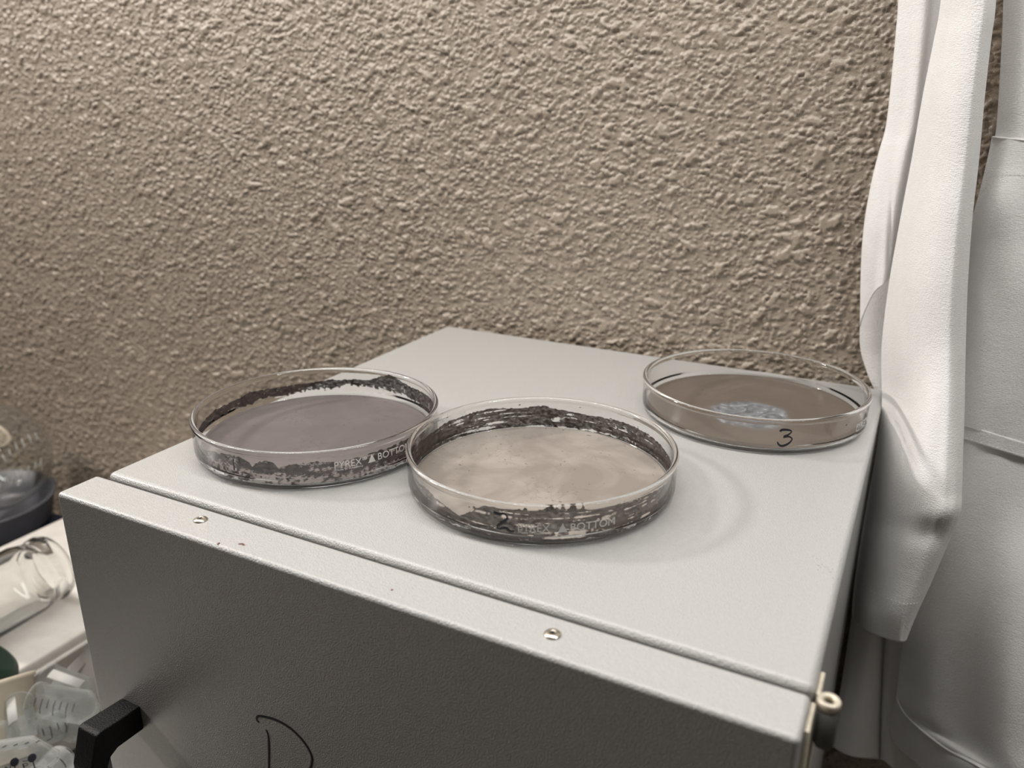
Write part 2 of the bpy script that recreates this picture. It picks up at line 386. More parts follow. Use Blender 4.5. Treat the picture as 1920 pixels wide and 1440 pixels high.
# small rust chips on the door's top edge
for (px, py, rx, ry) in ((410, 1019, 0.0007, 0.0011), (452, 1020, 0.0016, 0.0008), (457, 1022, 0.0009, 0.0006), (735, 1106, 0.0006, 0.0007)):
    c = atz(px, py, DZ); bm = bmesh.new()
    add_lathe(bm, [(1, -0.00002), (0.9, 0.00004), (0, 0.00005)], 9, Matrix.Translation(c) @ Matrix.Rotation(0.5, 4, 'Z') @ Matrix.Diagonal((rx, ry, 1, 1)))
    on_door(obj('rust_chip', bm, M_RUST))
rng = np.random.default_rng(3)
bm = bmesh.new()
for k in range(34):
    u = rng.normal(0, 1); c = atz(1545 + 13 * u + rng.normal(0, 4), 1063 + 9 * u + rng.normal(0, 5), 0); s = rng.uniform(0.0002, 0.0006)
    add_lathe(bm, [(1, -0.00002), (0, 0.00004)], 6, Matrix.Translation(c) @ Matrix.Rotation(rng.uniform(0, 3), 4, 'Z') @ Matrix.Diagonal((s, s * 0.5, 1, 1)))
local(obj('scuff_mark', bm, simple('grey_scuff', (0.16, 0.15, 0.14), 0.8), cab), cab)
# butt hinge on the right side
hx, hy = 0.3938, -0.0016
hinge = bpy.data.objects.new('hinge', None)
bm = bmesh.new(); add_box(bm, (W + 0.0001, 0.0012, -0.045), (W + 0.0018, 0.0150, -0.0030), 0.0003); add_box(bm, (DX1 + 0.0001, -0.0200, -0.045), (DX1 + 0.0018, -0.0038, -0.0034), 0.0003)
hg = local(obj('hinge', bm, M_HINGE, cab), cab)
bm = bmesh.new(); add_lathe(bm, [(0.0019, -0.0046), (0.0042, -0.0046), (0.0042, -0.0022), (0.0038, -0.0016), (0.0024, -0.0016), (0.0019, -0.0022)], 28, Matrix.Translation((hx, hy, 0)), close=True)
k = obj('knuckle', bm, M_HINGE, hg)
bm = bmesh.new(); add_lathe(bm, [(0, -0.022), (0.0030, -0.022), (0.0039, -0.020), (0.0039, -0.0048), (0, -0.0048)], 20, Matrix.Translation((hx, hy, 0)))
k = obj('shaded_barrel', bm, simple('shaded_hinge_metal', (0.10, 0.10, 0.095), 0.5, 0.5), hg)  # lower barrel of the knuckle, its shade put into the dark colour
bpy.data.objects.remove(hinge)

# ---------------------------------------------------------------- glass dishes
RO = 0.0748
DISH_PROF = [(0, 0.0002), (0.050, 0.0002), (0.0690, 0.0001), (0.0712, 0.0003), (0.0730, 0.0011), (0.0742, 0.0024), (0.0747, 0.0042), (RO, 0.0065), (RO, 0.0200), (0.0753, 0.0211), (0.0756, 0.0221), (0.0753, 0.0231), (0.0745, 0.0236), (0.0736, 0.0236), (0.0728, 0.0231), (0.0724, 0.0222), (0.0724, 0.0212), (0.0726, 0.0202), (0.0726, 0.0060), (0.0722, 0.0042), (0.0712, 0.0028), (0.0695, 0.0022), (0.066, 0.0021), (0, 0.0021)]
bm = bmesh.new(); add_lathe(bm, DISH_PROF, 160); tmp = obj('glass_dish', bm, M_GLASS); DISH_ME = tmp.data; DISH_ME.materials.append(M_THIN)
for p in DISH_ME.polygons:
    c = p.center; rr = math.hypot(c.x, c.y)
    if (0.0062 < c.z < 0.0199 and rr > 0.072) or rr < 0.0655: p.material_index = 1
bpy.data.objects.remove(tmp)

def cyl_pt(ang, z, r): a = math.radians(ang); return Vector((r * math.cos(a), r * math.sin(a), z))
def text_mesh(body, size):
    cu = bpy.data.curves.new('t', 'FONT'); cu.body = body; cu.size = size; cu.resolution_u = 4
    o = bpy.data.objects.new('t', cu); COL.objects.link(o); bpy.context.view_layer.update()
    me = bpy.data.meshes.new_from_object(o.evaluated_get(bpy.context.evaluated_depsgraph_get()))
    bpy.data.objects.remove(o); bm = bmesh.new(); bm.from_mesh(me); return bm
def put_text(bm_dst, body, a0, a1, z0, z1, r):
    """flat text fitted to the box and wrapped on the cylinder, with a little thickness"""
    b = text_mesh(body, 1.0)
    bmesh.ops.subdivide_edges(b, edges=[e for e in b.edges if e.calc_length() > 0.3], cuts=3)
    xs = [v.co.x for v in b.verts]; ys = [v.co.y for v in b.verts]; X0, X1, Y0, Y1 = min(xs), max(xs), 0.0, max(ys)
    if body.startswith('Made'): Y0 = min(ys)
    mp = {}
    for v in b.verts:
        a = a0 + (v.co.x - X0) / (X1 - X0) * (a1 - a0); z = z0 + (v.co.y - Y0) / (Y1 - Y0) * (z1 - z0)
        mp[v] = bm_dst.verts.new(cyl_pt(a, z, r))
    for f in b.faces:
        try: bm_dst.faces.new([mp[v] for v in f.verts])
        except ValueError: pass
    b.free()
def lettering(parent, a, z, partial=None):
    """maker's print starting at angle a with baseline height z"""
    r = RO + 0.00004
    bm = bmesh.new()
    put_text(bm, 'PYREX', a, a + 11.7, z, z + 0.0040, r)
    put_text(bm, '\u00ae', a + 12.0, a + 14.2, z + 0.0022, z + 0.0040, r)
    t = [cyl_pt(a + 14.6, z - 0.0002, r), cyl_pt(a + 18.1, z - 0.0002, r), cyl_pt(a + 16.35, z + 0.0046, r)]
    bm.faces.new([bm.verts.new(p) for p in t])
    put_text(bm, 'BOTTOM', a + 19.3, a + 36.9, z + 0.0002, z + 0.0042, r)
    put_text(bm, 'Made in Germany', a + 0.1, a + 12.2, z - 0.0016, z - 0.0003, r)
    bmesh.ops.recalc_face_normals(bm, faces=bm.faces)
    o = obj('printed_lettering', bm, M_PRINT_AND_PATCHES, parent, smooth=False)
    m = o.modifiers.new('thickness', 'SOLIDIFY'); m.thickness = 0.00006; m.offset = 1
    return o
def numeral(parent, strokes, width=0.00055):
    objs = []
    for st in strokes:
        q = catmull(np.array(st, float), 36)
        pts = []
        for k, (a, z) in enumerate(q):
            p = cyl_pt(a, z, RO + 0.00004); pts.append((p, (p.x, p.y, 0), 0.75 + 0.25 * math.sin(k * 0.5)))
        objs.append(ribbon('handwritten_numeral', pts, width, M_MARK, 0.00006, parent))
    return join(objs, 'handwritten_numeral')
def vnoise(shape_a, shape_z, seed, na, nz):
    """tileable (in angle) smooth value noise on an (na, nz) grid"""
    r = np.random.default_rng(seed).random((shape_a, shape_z + 2))
    a = np.arange(na) / na * shape_a; z = np.linspace(0, shape_z, nz)
    ia, iz = a.astype(int), np.minimum(z.astype(int), shape_z); fa, fz = a - ia, z - iz
    fa, fz = fa * fa * (3 - 2 * fa), fz * fz * (3 - 2 * fz)
    g = lambda i, j: r[np.ix_(i % shape_a, j)]
    A = g(ia, iz) * (1 - fa[:, None]) + g(ia + 1, iz) * fa[:, None]; B = g(ia, iz + 1) * (1 - fa[:, None]) + g(ia + 1, iz + 1) * fa[:, None]
    return A * (1 - fz) + B * fz
def residue(parent, fn, mat, r=0.07245, z0=0.0036, z1=0.0222, na=900, nz=60):
    ang = np.arange(na) / na * 360 - 180; z = np.linspace(z0, z1, nz)
    dens = fn(ang[:, None], z[None, :] * 1000, na, nz)
    V = np.stack([r * np.cos(np.radians(ang))[:, None] + 0 * z, r * np.sin(np.radians(ang))[:, None] + 0 * z, 0 * ang[:, None] + z], -1).reshape(-1, 3)
    i = np.arange(na)[:, None] * nz + np.arange(nz - 1); j = ((np.arange(na) + 1) % na)[:, None] * nz + np.arange(nz - 1)
    Q = np.stack([i, i + 1, j + 1, j], -1).reshape(-1, 4)
    me = bpy.data.meshes.new('wall_residue'); me.from_pydata(V.tolist(), [], Q.tolist())
    at_ = me.attributes.new('residue_amount', 'FLOAT', 'POINT'); at_.data.foreach_set('value', dens.reshape(-1).astype(np.float32)); me.update()
    return link('wall_residue', me, mat, parent)
def prof(ang, pts):
    pts = sorted(pts); a = [p[0] - 360 for p in pts] + [p[0] for p in pts] + [p[0] + 360 for p in pts]; v = [p[1] for p in pts] * 3
    return np.interp(ang, a, v)
def sst(x, e0, e1): t = np.clip((x - e0) / (e1 - e0), 0, 1); return t * t * (3 - 2 * t)

def dish(loc, label, cake_mat, cake_r=0.0708, cake_h=0.0007):
    root = empty('petri_dish', loc, label, 'petri dish', 'glass petri dishes on the cabinet')
    g = link('glass_dish', DISH_ME, None, root)
    bm = bmesh.new(); add_lathe(bm, [(0, 0.00215), (cake_r - 0.0008, 0.00215), (cake_r + 0.0006, 0.0030), (cake_r + 0.0006, 0.0031 + cake_h), (cake_r - 0.0006, 0.0027 + cake_h * 0.6), (cake_r - 0.004, 0.0024 + cake_h * 0.5), (0, 0.0024 + cake_h * 0.5)], 128)
    obj('dried_film', bm, cake_mat, root)
    return root
# 1: mauve
d1 = dish((0.0756, 0.0970, 0), 'glass petri dish with smooth mauve-grey film and black tide line, marked with a single stroke', m_cake('mauve_grey_film', (0.135, 0.115, 0.113), (0.16, 0.137, 0.134), (0.03, 0.025, 0.025), 0.5, 0.74, scale=18))
top1 = [(-146, 11.4), (-163, 13.2), (-176, 13.1), (168, 15.0), (147, 13.2), (132, 14.5), (110, 15.5), (101, 16.2), (91, 21.0), (86, 22.4), (78, 19.0), (71, 17.7), (54, 18.5), (33, 20.2), (15, 19), (-7, 17.3), (-17, 17.0), (-30, 16.8), (-40, 15.6), (-51, 17.2), (-60, 16.6), (-67, 14.6), (-72, 18.0), (-80, 15.2), (-86, 18), (-91, 18.3), (-105, 15), (-114, 13.1), (-130, 12.0)]
low1 = [(-149, 7.2), (176, 6.9), (147, 7.4), (124, 9.2), (99, 11.2), (76, 9.7), (55, 7.2), (30, 7), (-7, 7.2), (-20, 6.2), (-36, 6.4), (-50, 8.4), (-63, 8.4), (-78, 10), (-92, 11.4), (-115, 9.2), (-130, 8)]
def f1(a, z, na, nz):
    n1 = vnoise(70, 5, 1, na, nz) - 0.5; n2 = vnoise(300, 16, 2, na, nz) - 0.5; n3 = vnoise(150, 9, 3, na, nz) - 0.5
    t = prof(a, top1) + n1 * 0.8 + n2 * 0.9 + n3 * 0.8; l = prof(a, low1) + n1 * 3 + n2 * 3 + n3 * 2
    edge = sst(t - z, 0, 0.5); low = sst(z - l, -1.5, 1.0)
    front = ((a < 20) & (a > -140)).astype(float)
    body = edge * low * (0.9 + n3 * 0.9 - 0.18 * front)
    rag = edge * (0.40 + n2 * 0.7 + n1 * 0.25) * (0.35 + 0.65 * front)
    back = (1 - front) * edge * sst(t - z, 2.2, 0.6) * 0.6
    return np.clip(np.maximum(body, rag) + back, 0, 1.3)
residue(d1, f1, m_residue('black_dried_residue', (0.010, 0.008, 0.008), (0.065, 0.05, 0.05)))
lettering(d1, -43.4, 0.0122)
numeral(d1, [[(-87.45, 0.0168), (-87.5, 0.0145), (-87.6, 0.012), (-87.6, 0.0096)]], 0.0005)
# 2: pale taupe, smeared wall
d2 = dish((0.2257, 0.1083, 0), 'glass petri dish of cracked pale taupe film with brown smears up its wall, marked 2', m_cake('pale_taupe_film', (0.265, 0.232, 0.205), (0.37, 0.33, 0.295), (0.12, 0.10, 0.09), 0.4, 0.72, scale=20))
top2 = [(-166, 15.7), (180, 15.5), (167, 17.3), (154, 18.0), (142, 18.7), (125, 16.6), (114, 18.3), (106, 16.4), (94, 15.1), (77, 16.2), (63, 16.0), (51, 15.3), (33, 13.8), (9, 13.8), (-6, 16.7), (-22, 19.5), (-36, 19.6), (-45, 19.4), (-49, 20.9), (-67, 21.2), (-87, 19.8), (-91, 15.4), (-99, 10.0), (-107, 11.9), (-119, 15.3), (-135, 13.8)]
def f2(a, z, na, nz):
    n1 = vnoise(60, 3, 11, na, nz) - 0.5; n2 = vnoise(330, 18, 12, na, nz) - 0.5; st = vnoise(40, 22, 13, na, nz) - 0.5; n4 = vnoise(110, 8, 14, na, nz) - 0.5
    t = prof(a, top2) + n1 * 1.2 + n2 * 1.0
    edge = sst(t - z, 0, 0.45)
    v = 0.92 + st * 1.1 + n4 * 0.7 + n2 * 0.4 - 0.10 * sst(z, 12, 5) + 0.35 * sst(t - z, 1.4, 0.3)
    drip = sst(n2 + 0.5, 0.83, 0.88) * 0.9 * (z < t + 4) * sst(vnoise(90, 6, 15, na, nz), 0.6, 0.8)
    return np.clip(np.maximum(edge * v, drip), 0, 1.3)
residue(d2, f2, m_residue('brown_smeared_residue', (0.02, 0.014, 0.012), (0.088, 0.064, 0.054)))
lettering(d2, -73.2, 0.0096)
numeral(d2, [[(-82.5, 0.0176), (-80.5, 0.0172), (-78.3, 0.0178), (-77.2, 0.0158), (-78.6, 0.0134), (-80.9, 0.0108), (-80.4, 0.0092), (-78.0, 0.0102), (-76.0, 0.0088), (-74.6, 0.0094)]], 0.0008)
# 3: brown with blue-grey spot
d3 = dish((0.3081, 0.2757, 0), 'glass petri dish of brown film with a shiny blue-grey central spot, marked 3', m_cake('brown_film', (0.12, 0.095, 0.077), (0.14, 0.112, 0.092), (0.05, 0.04, 0.035), 0.42, 0.80, spot=(0.003, -0.012, 0.0262), scale=14))
lettering(d3, -20.6, 0.0092)
numeral(d3, [[(-66.2, 0.0160), (-65.2, 0.0172), (-62.0, 0.0170), (-60.9, 0.0158), (-62.5, 0.0138), (-64.2, 0.0126), (-61.8, 0.0128), (-60.2, 0.0112), (-61.5, 0.0084), (-64.2, 0.0066), (-66.0, 0.0074), (-66.8, 0.0092)]], 0.00085)
for (a, z, sz) in ((-27.5, 0.0142, 0.0006), (-27.0, 0.0146, 0.0004), (-25.2, 0.0153, 0.0004), (141, 0.0175, 0.0005), (62, 0.018, 0.0006), (-118, 0.0075, 0.0004), (-31, 0.007, 0.0003)):
    bm = bmesh.new(); bmesh.ops.create_icosphere(bm, subdivisions=1, radius=sz * 0.7, matrix=Matrix.Translation(cyl_pt(a, z, 0.0725)))
    obj('residue_speck', bm, M_DARKHOLE, d3)

# ---------------------------------------------------------------- lab coat
coat = empty('lab_coat', at(1800, 700, 0.34), 'white cotton lab coat hanging on the wall beside the grey cabinet', 'lab coat')
def cpart(o, parent=None):
    par = parent or coat
    o.parent = par
    if par is coat: o.matrix_parent_inverse = Matrix.Translation(coat.location).inverted()
    return o
GRID = {}
def on_sheet(name, px, py):
    """depth of the sheet's front face seen at a point"""
    g = GRID[name].reshape(-1, 3); d = (g[:, 0] - px) ** 2 + (g[:, 1] - py) ** 2; k = np.argsort(d)[:12]
    near = g[k]; return float(near[:, 2].min())
def sheet(name, rows, nu, nv, mat=M_COTTON, thick=0.0007, dents=(), seed=0, wrinkle=0.0010, closed=False):
    """rows: top to bottom, each a list of (px, py, depth y); resampled to a smooth cloth surface"""
    k = max(len(r) for r in rows)
    R = np.array([catmull(np.array(r, float), k) if len(r) != k else np.array(r, float) for r in rows])
    G = catmull(R, nv); G = np.swapaxes(catmull(np.swapaxes(G, 0, 1), nu), 0, 1)
    rg = np.random.default_rng(seed)
    ph = rg.uniform(0, 6.28, (6, 2)); fr = rg.uniform(0.6, 1.8, (6, 2))
    off = np.zeros(G.shape[:2])
    for j in range(6):
        off += np.sin(G[..., 0] * 0.028 * fr[j, 0] + G[..., 1] * 0.011 * fr[j, 1] * (1 if j % 2 else -1) + ph[j, 0])
    G[..., 2] += off / 6 * wrinkle
    for (x, y, sx, sy, ang, amp) in dents:
        c, s = math.cos(ang), math.sin(ang); dx, dy = G[..., 0] - x, G[..., 1] - y
        G[..., 2] -= amp * np.exp(-((dx * c + dy * s) / sx) ** 2 - ((-dx * s + dy * c) / sy) ** 2)
    GRID[name] = G
    V = [at(*G[i, j]) for i in range(nv) for j in range(nu)]
    F = []
    m = nu if closed else nu - 1
    for i in range(nv - 1):
        for j in range(m):
            j2 = (j + 1) % nu
            F.append((i * nu + j, i * nu + j2, (i + 1) * nu + j2, (i + 1) * nu + j))
    o = from_pydata(name, V, F, mat)
    md = o.modifiers.new('thickness', 'SOLIDIFY'); md.thickness = thick; md.offset = 0
    return cpart(o)
# sleeve: a flattened cloth tube
SL = [(-420, 1800, 1880), (-200, 1782, 1876), (0, 1765, 1866), (75, 1752, 1857), (180, 1731, 1845), (300, 1710, 1834), (405, 1690, 1822), (530, 1668, 1813), (650, 1654, 1809), (760, 1654, 1807), (850, 1643, 1804), (920, 1630, 1802), (965, 1622, 1798), (1040, 1610, 1767), (1100, 1602, 1741), (1150, 1598, 1718)]
rows = []
for (py, L, Rr) in SL:
    w = Rr - L; e = 0.024 * float(sst(py, 640, 970))
    t = np.clip((py - 300) / 660, 0, 1); yl = 0.338; yr = 0.315 - 0.035 * t
    fr = [(0, 0.336), (0.06, 0.328), (0.25, 0.305 - 0.01 * t - e * 0.6), (0.5, 0.292 - 0.016 * t - e), (0.74, 0.287 - 0.018 * t - e), (0.86, 0.290 - 0.021 * t - e), (0.96, yr - 0.004 - 0.002 * t - e), (1.0, yr + 0.006 - e * 0.8), (0.85, 0.330), (0.5, 0.343), (0.15, 0.345)]
    rows.append([(L + w * f, py + (w * 0.0 if py < 1100 else 0), y) for f, y in fr])
last = [(1602, 1161, 0.336), (1606, 1166, 0.328), (1627, 1182, 0.282), (1657, 1195, 0.256), (1683, 1203, 0.248), (1691, 1204, 0.250), (1696, 1203, 0.256), (1697, 1200, 0.268), (1680, 1195, 0.330), (1650, 1183, 0.343), (1615, 1165, 0.345)]
rows.append(last)
sleeve = sheet('sleeve', rows, 120, 150, closed=True, seed=2, wrinkle=0.0012, dents=[
    (1790, 962, 75, 24, -0.12, 0.003), (1700, 895, 70, 45, 0.4, 0.004), (1705, 990, 80, 24, 0.2, -0.003), (1680, 745, 22, 55, 0.2, -0.003), (1720, 800, 40, 80, 0.3, 0.004),
    (1640, 1110, 12, 40, 0, -0.003)])
# rear part of the coat left of the sleeve: outer flap above the slit, inner layer below
SA = [(-420, 1702, 1840), (-200, 1694, 1830), (0, 1685, 1812), (65, 1680, 1805), (150, 1672, 1795), (235, 1662, 1785), (280, 1650, 1775), (340, 1635, 1765), (420, 1621, 1750), (500, 1615, 1735)]
rows = []
for py, L, Rr in SA:
    w = Rr - L; s = np.clip(py / 500, 0, 1)
    rows.append([(L, py, 0.362), (L + 4, py, 0.357), (L + w * 0.22, py, 0.353 - 0.002 * s), (L + w * 0.40, py, 0.351 - 0.006 * s), (L + w * 0.52, py, 0.357), (L + w * 0.75, py, 0.358), (Rr, py, 0.359)])
rows.append([(1613, 612, 0.361), (1617, 596, 0.357), (1637, 552, 0.352), (1656, 533, 0.345), (1674, 519, 0.353), (1700, 530, 0.358), (1730, 540, 0.359)])
sheet('back_flap', rows, 60, 110, seed=4, wrinkle=0.0012, dents=[(1668, 450, 4, 70, 0.05, -0.004), (1640, 430, 18, 90, 0.1, 0.003)])
rows = [[(1622, 440, 0.3768), (1650, 440, 0.3762), (1690, 440, 0.3768), (1740, 440, 0.3771)], [(1616, 540, 0.3768), (1645, 540, 0.3753), (1690, 540, 0.3765), (1740, 540, 0.3771)], [(1613, 600, 0.3768), (1640, 600, 0.3747), (1690, 600, 0.3762), (1740, 600, 0.3771)], [(1613, 650, 0.3768), (1640, 655, 0.3741), (1690, 660, 0.3759), (1740, 660, 0.3771)], [(1622, 686, 0.3768), (1645, 700, 0.3741), (1690, 705, 0.3759), (1740, 705, 0.3771)], [(1634, 718, 0.3768), (1655, 735, 0.3747), (1690, 735, 0.3765), (1740, 735, 0.3771)], [(1650, 746, 0.3768), (1668, 750, 0.3753), (1700, 750, 0.3765), (1740, 750, 0.3771)]]
sheet('inner_flap', rows, 40, 60, seed=5, wrinkle=0.0006)
# front body of the coat, flaring out towards its hem
def flare(px, py): return 0.062 * float(sst(py, 840, 1420)) * float(sst(px, 1700, 1960))
BL = [(-420, 1892), (-200, 1886), (0, 1882), (100, 1878), (200, 1872), (252, 1867), (300, 1855), (350, 1842), (400, 1830), (450, 1820), (520, 1812), (650, 1800), (800, 1775), (950, 1740), (1100, 1705), (1210, 1692), (1270, 1685), (1306, 1681)]
rows = []
for py, L in BL:
    b = math.exp(-((py - 1385) / 330) ** 2)
    up = np.clip((py - 250) / 300, 0, 1)
    r = []
    for u in (0, 0.03, 0.12, 0.25, 0.4, 0.6, 0.8, 1.0):
        px = L + (2200 - L) * u
        bul = math.exp(-((px - 2010) / 150) ** 2)
        y = 0.343 - 0.012 * min(1, u / 0.1) - 0.010 * up * math.sin(math.pi * min(1, u * 2)) - flare(px, py) + 0.010 * math.exp(-((px - 1800) / 40) ** 2) * np.clip((py - 1000) / 150, 0, 1)
        r.append((px, py + (u * (2200 - L)) * 0.75 * np.clip((py - 1150) / 156, 0, 1) - (u ** 2) * 60 * np.clip((py - 1150) / 156, 0, 1), y))
    rows.append(r)
def pocket_y(px, py):
    L = np.interp(py, [b[0] for b in BL], [b[1] for b in BL]); u = (px - L) / (2200 - L)
    up = np.clip((py - 250) / 300, 0, 1)
    return 0.343 - 0.012 * min(1, max(0, u) / 0.1) - 0.010 * up * math.sin(math.pi * min(1, max(0, u) * 2)) - flare(px, py) - 0.0014
HEM0 = [(1681, 1306), (1690, 1328), (1705, 1348), (1735, 1375), (1780, 1408), (1840, 1440), (1960, 1512), (2200, 1640)]
HEM1 = [(1668, 1365), (1674, 1388), (1688, 1408), (1712, 1427), (1750, 1462), (1810, 1505), (1940, 1580), (2180, 1720)]
HY0 = [pocket_y(a, 1330) + 0.0022 for a, b in HEM0]; HY1 = [y + 0.009 for y in HY0]
for H, yy in ((HEM0, HY0), (HEM1, HY1)):
    rows.append([(a, b, y) for (a, b), y in zip(H, yy)])
sheet('front_panel', rows, 130, 190, seed=7, wrinkle=0.0012, dents=[(1995, 560, 175, 200, 0, -0.005)])
q = catmull(np.array([(a, b, y) for (a, b), y in zip(HEM0, [y - 0.0008 for y in HY0])], float), 90)
bm = bmesh.new(); add_tube(bm, [at(*p) for p in q], 0.0008, 6); cpart(obj('hem_fold', bm, M_COTTON))
# upper pocket on the front panel, its bottom band and the stitches
PK = [(256, 1860), (275, 1857), (320, 1847), (360, 1837), (400, 1826), (440, 1818), (520, 1812), (650, 1808), (780, 1800), (795, 1798)]
rows = []
for py, L in PK:
    sl = lambda px: py + (px - L) * (0.10 if py < 400 else 0.10 + 0.21 * (py - 400) / 395)
    r = []
    for u in (0, 0.03, 0.12, 0.3, 0.5, 0.75, 1.0):
        px = L + (2130 - L) * u; r.append((px, sl(px), pocket_y(px, sl(px)) - (0.0006 if 0 < u < 1 else 0)))
    rows.append(r)
pocket = sheet('pocket', rows, 80, 110, seed=9, wrinkle=0.0011, dents=[(1870, 380, 40, 60, 0.2, 0.004), (1850, 520, 30, 80, 0.1, -0.003)])
def stitches(name, pts, parent, off=0.0007, n=40, r=0.00022, duty=0.7):
    q = catmull(np.array(pts, float), n * 2 + 1); bm = bmesh.new()
    for k in range(n):
        a, b = q[2 * k], q[2 * k + 1] * duty + q[2 * k] * (1 - duty) if duty < 1 else q[2 * k + 1]
        A, B = at(a[0], a[1], a[2] - off), at(b[0], b[1], b[2] - off)
        add_tube(bm, [A, A + (B - A) * 0.2 + Vector((0, -r, 0)), A + (B - A) * 0.8 + Vector((0, -r, 0)), B], [r * 0.5, r, r, r * 0.5], 5)
    return cpart(obj(name, bm, M_THREAD), parent)
def seam(surface, pts, parent, n, r=0.00025):
    return stitches('stitching', [(a, b, on_sheet(surface, a, b) - 0.0001) for a, b in catmull(np.array(pts, float), 24)], parent, n=n, r=r)
seam('pocket', [(1849, 318), (1880, 322), (1920, 326), (1980, 332), (2040, 340)], pocket, 20)
seam('sleeve', [(1612, 1092), (1640, 1112), (1670, 1124), (1700, 1132), (1722, 1130)], sleeve, 16, 0.0002)
bm = bmesh.new(); bq = [(px, 257 + (px - 1860) * 0.1, on_sheet('pocket', px, 257 + (px - 1860) * 0.1) - 0.0001) for px in (1862, 1880, 1920, 1980, 2060, 2125)]
add_tube(bm, [at(*p) for p in catmull(np.array(bq), 40)], 0.0007, 6); cpart(obj('pocket_edge', bm, M_COTTON), pocket)
bandpts = lambda o: [(px, 795 + o + (px - 1808) * 0.31, pocket_y(px, 795 + o + (px - 1808) * 0.31) - 0.0012) for px in (1798, 1840, 1880, 1920, 1980, 2060, 2130)]
band = sheet('pocket_band', [bandpts(0), bandpts(14), bandpts(30)], 60, 8, seed=10, wrinkle=0.0004)
seam('pocket_band', [(a, b) for a, b, y in bandpts(25)][:6], band, 26)
# the rear panel that hangs lower, near the wall
rows = []
for (py, L, split, Rr, lo) in ((1020, 1618, 1668, 1790, 0), (1150, 1598, 1660, 1780, 0), (1230, 1586, 1655, 1775, 0), (1314, 1573, 1651, 1770, 0), (1370, 1564, 1649, 1768, 0), (1398, 1560, 1648, 1767, 1)):
    d = lambda e: e if lo else 0
    rows.append([(L, py, 0.3645), (L + 14, py + d(10), 0.360), (L + 40, py + d(21), 0.357), (split - 6, py + d(25), 0.361), (split + 2, py + d(26), 0.366), (split + 12, py + d(30), 0.354), (split + 50, py + d(60), 0.351), (Rr, py + d(90), 0.356)])
sheet('back_panel', rows, 80, 60, seed=12, wrinkle=0.0005)

# ---------------------------------------------------------------- bench and the clutter on it
BZ = -0.42
bench = empty('lab_bench', (-1.6, 0.05, FLOOR), 'black topped lab bench under the clutter left of the cabinet', 'bench')
bm = bmesh.new(); add_box(bm, (-3.0, -0.34, BZ - 0.025), (-0.02, WALL_Y - 0.02, BZ), 0.003); local(obj('worktop', bm, M_BENCH, bench), bench)
bm = bmesh.new(); add_box(bm, (-2.98, -0.30, FLOOR + 0.1), (-0.03, WALL_Y - 0.03, BZ - 0.025), 0.002); local(obj('carcass', bm, M_BENCHBODY, bench), bench)
bm = bmesh.new(); add_box(bm, (-2.96, -0.26, FLOOR), (-0.05, WALL_Y - 0.04, FLOOR + 0.1)); local(obj('plinth', bm, M_BLACK, bench), bench)

def plain(o, label, cat, group=None): return tag(o, label, cat, group)
# round flask on a low basin on a dark blue box
fc = Vector((-0.672, 0.290, -0.250)); FR = 0.0725
flask = empty('round_flask', (fc.x, fc.y, fc.z - FR), 'blurred clear round glass flask against the textured wall', 'flask')
bm = bmesh.new(); pr = []
axis = Matrix.Translation(fc) @ Euler((math.radians(12), math.radians(-62), 0)).to_matrix().to_4x4()
for k in range(0, 25):
    a = math.radians(-90 + k * (165 / 24)); pr.append((FR * math.cos(a) if k else 0, FR * math.sin(a)))
pr += [(0.019, 0.082), (0.0175, 0.10), (0.0175, 0.13), (0.020, 0.133), (0.0185, 0.136), (0.0155, 0.135), (0.0155, 0.10), (0.017, 0.081)]
for k in range(24, -1, -1):
    a = math.radians(-90 + k * (165 / 24)); pr.append(((FR - 0.0022) * math.cos(a) if k else 0, (FR - 0.0022) * math.sin(a)))
add_lathe(bm, pr, 72, axis); o = local(obj('bulb', bm, M_FLASK, flask), flask)
bm = bmesh.new()
def sph(px, py, r=FR + 0.0003):
    d = ray(px, py).normalized(); o_ = CAM_LOC - fc; b = d.dot(o_); c = o_.dot(o_) - r * r; disc = max(0, b * b - c); return CAM_LOC + d * (-b - math.sqrt(disc))
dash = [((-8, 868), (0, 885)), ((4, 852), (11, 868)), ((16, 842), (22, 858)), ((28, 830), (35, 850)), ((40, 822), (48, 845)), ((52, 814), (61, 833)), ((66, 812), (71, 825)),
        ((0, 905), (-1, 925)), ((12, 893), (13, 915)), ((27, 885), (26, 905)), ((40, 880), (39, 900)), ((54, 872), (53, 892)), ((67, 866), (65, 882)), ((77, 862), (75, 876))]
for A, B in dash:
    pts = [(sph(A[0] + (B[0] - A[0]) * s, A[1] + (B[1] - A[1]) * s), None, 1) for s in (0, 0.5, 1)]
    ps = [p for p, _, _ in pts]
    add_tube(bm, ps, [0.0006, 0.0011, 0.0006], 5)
o = local(obj('white_dash', bm, M_PRINT_AND_PATCHES, flask), flask); o['label'] = 'rows of short white marks'  # short white dashes laid over the bulb in two rows
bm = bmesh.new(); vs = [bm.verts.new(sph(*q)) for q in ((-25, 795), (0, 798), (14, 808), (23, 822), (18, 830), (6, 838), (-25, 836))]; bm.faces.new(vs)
o = local(obj('pale_patch', bm, M_CREAM, flask), flask); md = o.modifiers.new('t', 'SOLIDIFY'); md.thickness = 0.0004  # lamp reflection on the bulb, put in as a cream-coloured patch
bc = Vector((-0.690, 0.274, -0.352))
bm = bmesh.new(); add_lathe(bm, [(0, 0), (0.070, 0), (0.080, 0.006), (0.0885, 0.040), (0.0905, 0.0415), (0.0905, 0.0435), (0.0865, 0.043), (0.078, 0.009), (0.068, 0.0035), (0, 0.0035)], 64, Matrix.Translation(bc))
plain(obj('basin', bm, M_BLUEGREY), 'shallow blue-grey plastic basin under the round flask', 'basin')
